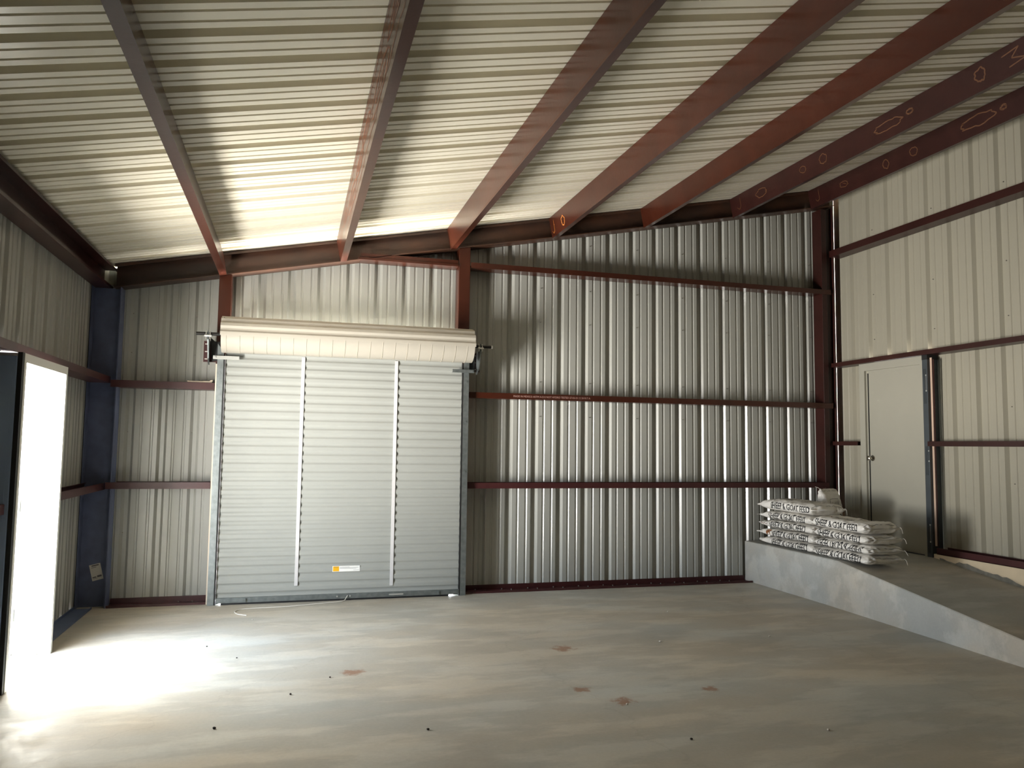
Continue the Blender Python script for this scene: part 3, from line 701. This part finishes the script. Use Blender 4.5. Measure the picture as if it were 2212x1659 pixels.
# ---------------------------------------------------------------- feed bags
def bag_shape(L, W, H, t0, t1, seed, top=0., droop=0.):
    """returns half widths/heights along the bag and the surface function"""
    def env(x):
        a = min(1, max(0, x/t0)); b = min(1, max(0, (L-x)/t1))
        s = lambda q: 1-(1-q)**2.4
        return max(.06, s(a)*s(b))
    def hh(x): return H/2*env(x)
    def ww(x):
        e = env(x); return W/2*(.93+.07*e+(.05 if e < .3 else 0)*(1-e))
    def wr(x, y, z):
        v = Vector((x*9+seed*7.3, y*11, z*13+seed)); e = env(x)
        k = .0095*noise.noise(v)+.006*noise.noise(v*2.7)+.022*(1-e)*noise.noise(Vector((x*22, y*30+seed, z*10)))+.004*(1-abs(noise.noise(Vector((x*14+seed, y*5, z*24+3)))))
        return k
    return env, hh, ww, wr
def bag(seed, L, W, H, t0, t1, label, text=True, flip=False, ts=.10, tl=.66, name='feed_bag', loc=(0, 0, 0), rotz=-PI/2, tape=False, dome=0., topprint=False, red=False, cat='bag', group='sheep and goat feed bags stacked on the landing'):
    env, hh, ww, wr = bag_shape(L, W, H, t0, t1, seed)
    NX, NA = 110, 72; n_ = 4.2
    rl = random.Random(seed*3+1); dz0, dz1 = rl.uniform(-.010, .010), rl.uniform(-.012, .008)
    def surf(x, ang):
        c_, s_ = math.cos(ang), math.sin(ang)
        h = hh(x); w_ = ww(x)
        y = w_*math.copysign(abs(c_)**(2/n_), c_); z = h*math.copysign(abs(s_)**(2/n_*1.35), s_)
        if z > 0: z *= 1+dome*max(0, 1-(y/(W/2))**2)*env(x)
        k = wr(x, y, z); z2 = z
        # belly rests flat: less wrinkle below
        f_ = 1 if z > -h*.5 else .3
        z2 += (1-env(x))*(dz0 if x < L/2 else dz1)
        return Vector((x+k*.5, y+k*f_*c_*1.6, z2+k*f_*s_*1.1+.005*math.sin(x*7+seed)*(1 if z > 0 else .2)))
    vs = []; fs = []
    for i in range(NX+1):
        x = L*i/NX
        for j in range(NA): vs.append(surf(x, 2*PI*j/NA))
    for i in range(NX):
        for j in range(NA): fs.append((i*NA+j, i*NA+(j+1) % NA, (i+1)*NA+(j+1) % NA, (i+1)*NA+j))
    fs += [tuple(range(NA-1, -1, -1)), tuple(NX*NA+k for k in range(NA))]
    root = empty(name, loc, label, cat, group)
    root.rotation_euler = (0, 0, rotz+rl.uniform(-.022, .022))
    zmin = min(v.z for v in vs)
    sack = MB().add([(v.x, v.y, v.z-zmin) for v in vs], fs).build('sack', M['bag'], parent=root, smooth=True)
    def side(x, z, off=.0028):
        """point on the front long side at length x, height z (from bag middle)"""
        h = hh(x); q = max(-.97, min(.97, z/h if h else 0))
        s_ = math.copysign(abs(q)**(n_/2/1.35), q); ang = PI
        a = math.asin(max(-1, min(1, s_))); ang = PI+(-a) if False else PI-a
        # -y side: mirror so that cos is negative
        p = surf(x, ang); return Vector((p.x, p.y-off, p.z-zmin))
    if text:
        tv, tf, tw, th = text_mesh('SHEEP & GOAT FEED', .06, fine=.009)
        # squeeze letters, thicken by a tiny offset copy
        zs_ = .066
        def place(x, y, o_):
            u = x/tw; v = y/th-.5
            if flip: u, v = 1-u, -v
            return side(ts+u*tl, v*zs_+.002, .0028+o_)
        bmv = [tuple(place(x, y, 0)) for x, y in tv]
        # surf maps angle PI-a: y negative (front). x grows along text
        lt = MB().add(bmv, tf).build('lettering', M['ink'], parent=root, recalc=False)
        o_ = MB()
        dx = .0008*tw/tl
        for ox, oy in ((dx, 0), (-dx, 0), (0, .0006*th/zs_), (0, -.0006*th/zs_)):
            o_.add([tuple(place(min(tw, max(0, x+ox)), y+oy, .0002)) for x, y in tv], tf)
        me = lt.data
        me2 = MB().add(bmv, tf).add(o_.v, o_.f)
        me.clear_geometry(); me.from_pydata(me2.v, [], me2.f); me.materials.append(M['ink']) if not me.materials else None
    def topm(x, y, off=.002):
        # find angle for given y on the top side
        w_ = ww(x); q = max(-.98, min(.98, y/w_)); c_ = math.copysign(abs(q)**(n_/2), q)
        p = surf(x, math.acos(c_)); return Vector((p.x, p.y, p.z-zmin+off))
    def quad(mb, x0, y0, x1, y1, n=6, wd=None):
        d = Vector((x1-x0, y1-y0)); L_ = d.length; nn = Vector((-d.y, d.x))/L_*(wd or .004)/2
        q = []
        for k in range(n+1):
            t_ = k/n; a = Vector((x0, y0))+d*t_; q += [topm(a.x+nn.x, a.y+nn.y), topm(a.x-nn.x, a.y-nn.y)]
        mb.add([tuple(v) for v in q], [(2*k, 2*k+1, 2*k+3, 2*k+2) for k in range(n)])
    if topprint:
        mb = MB(); r_ = random.Random(seed)
        bx0, bx1, by0, by1 = L*.62, L*.82, -.06, .10
        for a in ((bx0, by0, bx1, by0), (bx1, by0, bx1, by1), (bx1, by1, bx0, by1), (bx0, by1, bx0, by0)): quad(mb, *a, wd=.004)
        mb.build('printed_box', M['inkgrey'], parent=root, recalc=False); mb = MB()
        for k in range(5): quad(mb, bx0+.02, by0+.03+k*.025, bx1-.03-r_.random()*.05, by0+.03+k*.025, wd=.005)
        mb.build('printed_lines', M['inkgrey'], parent=root, recalc=False); mb = MB()
        x = L*.24
        for k in range(11):     # row of heavy letters, too worn to read
            w_ = r_.uniform(.012, .026); quad(mb, x, -.10+r_.uniform(-.01, .01), x+w_, -.055+r_.uniform(-.01, .01), 3, .009)
            if r_.random() < .6: quad(mb, x, -.06, x+w_, -.075, 3, .008)
            x += w_+.008
        mb.build('printed_letters', M['inkgrey'], parent=root, recalc=False); mb = MB()
        x = L*.30
        for k in range(9):
            w_ = r_.uniform(.01, .02); quad(mb, x, -.02+r_.uniform(-.01, .01), x+w_, .012, 3, .006); x += w_+.01
        mb.build('printed_letters', M['inkgrey'], parent=root, recalc=False); mb = MB()
        for k in range(1): a = r_.uniform(.35, .55)*L; quad(mb, a, .05+r_.uniform(-.02, .04), a+.03, .06+r_.uniform(-.02, .04), 3, .012)
        mb.build('printed_emblem', M['inkgrey'], parent=root, recalc=False)
        mb = MB(); quad(mb, L*.20, -.085, L*.235, -.105, 3, .012); quad(mb, L*.21, -.10, L*.23, -.075, 3, .008); mb.build('red_printing', M['inkred'], parent=root, recalc=False)
    # stitched hem: dark thread line and loose string at the ends
    for xe, sgn in ((.012, 1), (L-.012, -1)):
        mb = MB(); q = []
        for k in range(15):
            y = -ww(xe)*.96+2*ww(xe)*.96*k/14; q.append(topm(xe+sgn*.012, y, .0022))
        mb.tube([tuple(v) for v in q], .0016, 4)
        mb.build('hem_stitching', M['inkgrey'] if seed % 2 else M['ink'], parent=root)
    rs = random.Random(seed+50)
    e = topm(L-.01, ww(L-.01)*.93, 0); mb = MB()
    q = [e, e+Vector((.015, .012, .004)), e+Vector((.028, .018, -.012)), e+Vector((.030+rs.uniform(0, .02), .02, -.035-rs.uniform(0, .03)))]
    mb.tube([tuple(v) for v in q], .0022, 6)
    mb.build('loose_string', M['string'], parent=root)
    if tape:
        q = []
        for k in range(9):
            z = -.03+.075*k/8; q += [side(t0*.62+(k % 3)*.002+.02*(1-k/8), z, .0026), side(t0*.62+.075-.012*abs(k-4)/4+.02*(1-k/8), z, .0026)]
        MB().add([tuple(v) for v in q], [(2*k, 2*k+1, 2*k+3, 2*k+2) for k in range(8)]).build('brown_patch', M['tape'], parent=root, recalc=False)
    if red:
        mb = MB()
        for k in range(4):
            a = side(.05+k*.04, .003*(k % 2), .003); b_ = side(.075+k*.04, .012-.010*(k % 2), .003); mb.tube([tuple(a), tuple(b_)], .003, 5)
        mb.build('red_printing', M['inkred'], parent=root)
    return root
BZ = .481
names = ['bottom', 'second from the bottom', 'middle', 'second from the top', 'top']
# tall stack (five) near the corner
z = BZ; HS = [.100, .100, .102, .104, .135]
ofs = [.015, .0, .01, -.005, .0]; tss = [.30, .315, .27, .275, .33]
for i in range(5):
    lab = ['bottom white feed bag of the tall stack, flat on the landing', 'white feed bag with a brown patch, second from the bottom of the tall stack',
           'middle white feed bag of the tall stack, with red print on its far end', 'white feed bag second from the top of the tall stack',
           'top white feed bag of the tall stack, domed, with faint print on top'][i]
    bag(i+1, 1.03, .44, HS[i]-.016, .26, .075, lab, ts=tss[i]-.03, tl=.665 if i < 4 else .70, loc=(2.955+ofs[i], -.235-.01*(i % 2), z), tape=(i == 1), red=(i == 2), dome=.12 if i == 4 else 0, topprint=(i == 4))
    z += HS[i]
# short stack (four), nearer
z = BZ-.001; HS = [.100, .098, .100, .122]
ofs = [.0, .012, .008, .0]
for i in range(4):
    lab = ['bottom white feed bag of the short stack, nearest the ramp', 'white feed bag of the short stack printed upside down',
           'white feed bag second from the top of the short stack', 'top white feed bag of the short stack, with a printed box on top'][i]
    bag(i+11, .83, .42, HS[i]-.016, .08, .09, lab, ts=.07, tl=.66, flip=(i == 1), loc=(2.935+ofs[i], -1.285-.012*(i % 3), z), dome=.10 if i == 3 else 0, topprint=(i == 3))
    z += HS[i]
# one more bag standing on end behind the tall stack, only its ear shows
b = bag(31, .66, .36, .15, .10, .16, 'white feed bag standing on end behind the tall stack, ear sticking up', text=False, loc=(3.42, -.62, BZ), topprint=True)
b.rotation_euler = (0, -PI/2+.07, PI*.62)

# ---------------------------------------------------------------- pebbles and grit
def pebble(p, r, m, seed):
    bm = bmesh.new(); bmesh.ops.create_icosphere(bm, subdivisions=2, radius=r)
    for v in bm.verts:
        v.co *= 1+.35*noise.noise(v.co*60+Vector((seed, 0, 0))); v.co.z *= .65
    zm = min(v.co.z for v in bm.verts)
    for v in bm.verts: v.co.z -= zm
    me = bpy.data.meshes.new('pebble'); bm.to_mesh(me); bm.free(); me.materials.append(m)
    o = bpy.data.objects.new('pebble', me); C.objects.link(o); o.location = p
    return o
for k, (x, y, r) in enumerate([(-3.075, -3.788, .010), (-1.91, -4.086, .009), (-2.663, -3.267, .008), (-.525, -4.575, .008), (-2.40, -2.95, .007), (-3.3, -1.9, .006), (-3.05, -2.3, .006), (-1.5, -4.9, .006), (-2.9, -4.5, .006), (-.9, -5.0, .006)]):
    tag(pebble((x, y, 0), r, M['pebble'], k), 'tiny dark pebble lying loose on the concrete floor', 'pebble', 'dark pebbles scattered on the floor')
for k, (x, y, r) in enumerate([(.289, -2.562, .011), (.9, -1.5, .008), (2.2, -.7, .009), (2.35, -.75, .007), (-3.0, -1.0, .007), (1.3, -2.6, .007), (.319, -4.636, .009), (-.63, -3.95, .008), (1.2, -.35, .008), (2.0, -.3, .007)]):
    tag(pebble((x, y, 0), r, M['palepebble'], k+40), 'tiny pale stone chip lying on the concrete floor', 'pebble', 'pale chips scattered on the floor')

# ---------------------------------------------------------------- light
SKY, GND = 14.5, 51.
wd = bpy.data.worlds.new('world'); SC.world = wd; wd.use_nodes = True
nt = wd.node_tree; bg = nt.nodes['Background']
tc = nt.nodes.new('ShaderNodeTexCoord'); sp = nt.nodes.new('ShaderNodeSeparateXYZ'); nt.links.new(tc.outputs['Generated'], sp.inputs[0])
mr = nt.nodes.new('ShaderNodeMapRange'); mr.inputs[1].default_value = -1; mr.inputs[2].default_value = 1; nt.links.new(sp.outputs['Z'], mr.inputs[0])
cr = nt.nodes.new('ShaderNodeValToRGB'); e = cr.color_ramp.elements
e[0].position = 0; e[0].color = (1.0, .955, .88, 1); e[1].position = 1; e[1].color = (.62, .76, 1.0, 1)
a = e.new(.495); a.color = (1.0, .97, .92, 1); a = e.new(.505); a.color = (.86, .93, 1.0, 1); a = e.new(.65); a.color = (.74, .86, 1.0, 1)
nt.links.new(mr.outputs[0], cr.inputs[0]); nt.links.new(cr.outputs[0], bg.inputs['Color']); st_ = nt.nodes.new('ShaderNodeMapRange'); st_.inputs[1].default_value = -.03; st_.inputs[2].default_value = .03; st_.inputs[3].default_value = GND; st_.inputs[4].default_value = SKY
nt.links.new(sp.outputs['Z'], st_.inputs[0]); nt.links.new(st_.outputs[0], bg.inputs['Strength'])
def portal(name, loc, rot, sx, sy):
    l = bpy.data.lights.new(name, 'AREA'); l.shape = 'RECTANGLE'; l.size = sx; l.size_y = sy; l.cycles.is_portal = True
    o = bpy.data.objects.new(name, l); C.objects.link(o); o.location = loc; o.rotation_euler = rot; return o
portal('daylight_portal', (-4.66, -2.32, 1.06), (0, -PI/2, 0), 2.12, .96)

SC.view_settings.view_transform = 'Standard'; SC.view_settings.look = 'None'; SC.view_settings.gamma = 1
SC.view_settings.use_curve_mapping = False
SC.view_settings.exposure = 1.32
SC.cycles.max_bounces = 12; SC.cycles.diffuse_bounces = 8; SC.cycles.glossy_bounces = 4
SC.cycles.sample_clamp_indirect = 12
SC.cycles.use_guiding = True; SC.cycles.use_adaptive_sampling = True; SC.cycles.adaptive_threshold = .015; SC.cycles.adaptive_min_samples = 24; SC.cycles.caustics_reflective = False; SC.cycles.caustics_refractive = False
SC.cycles.use_denoising = True; SC.cycles.denoising_input_passes = 'RGB_ALBEDO_NORMAL'; SC.cycles.denoising_prefilter = 'ACCURATE'
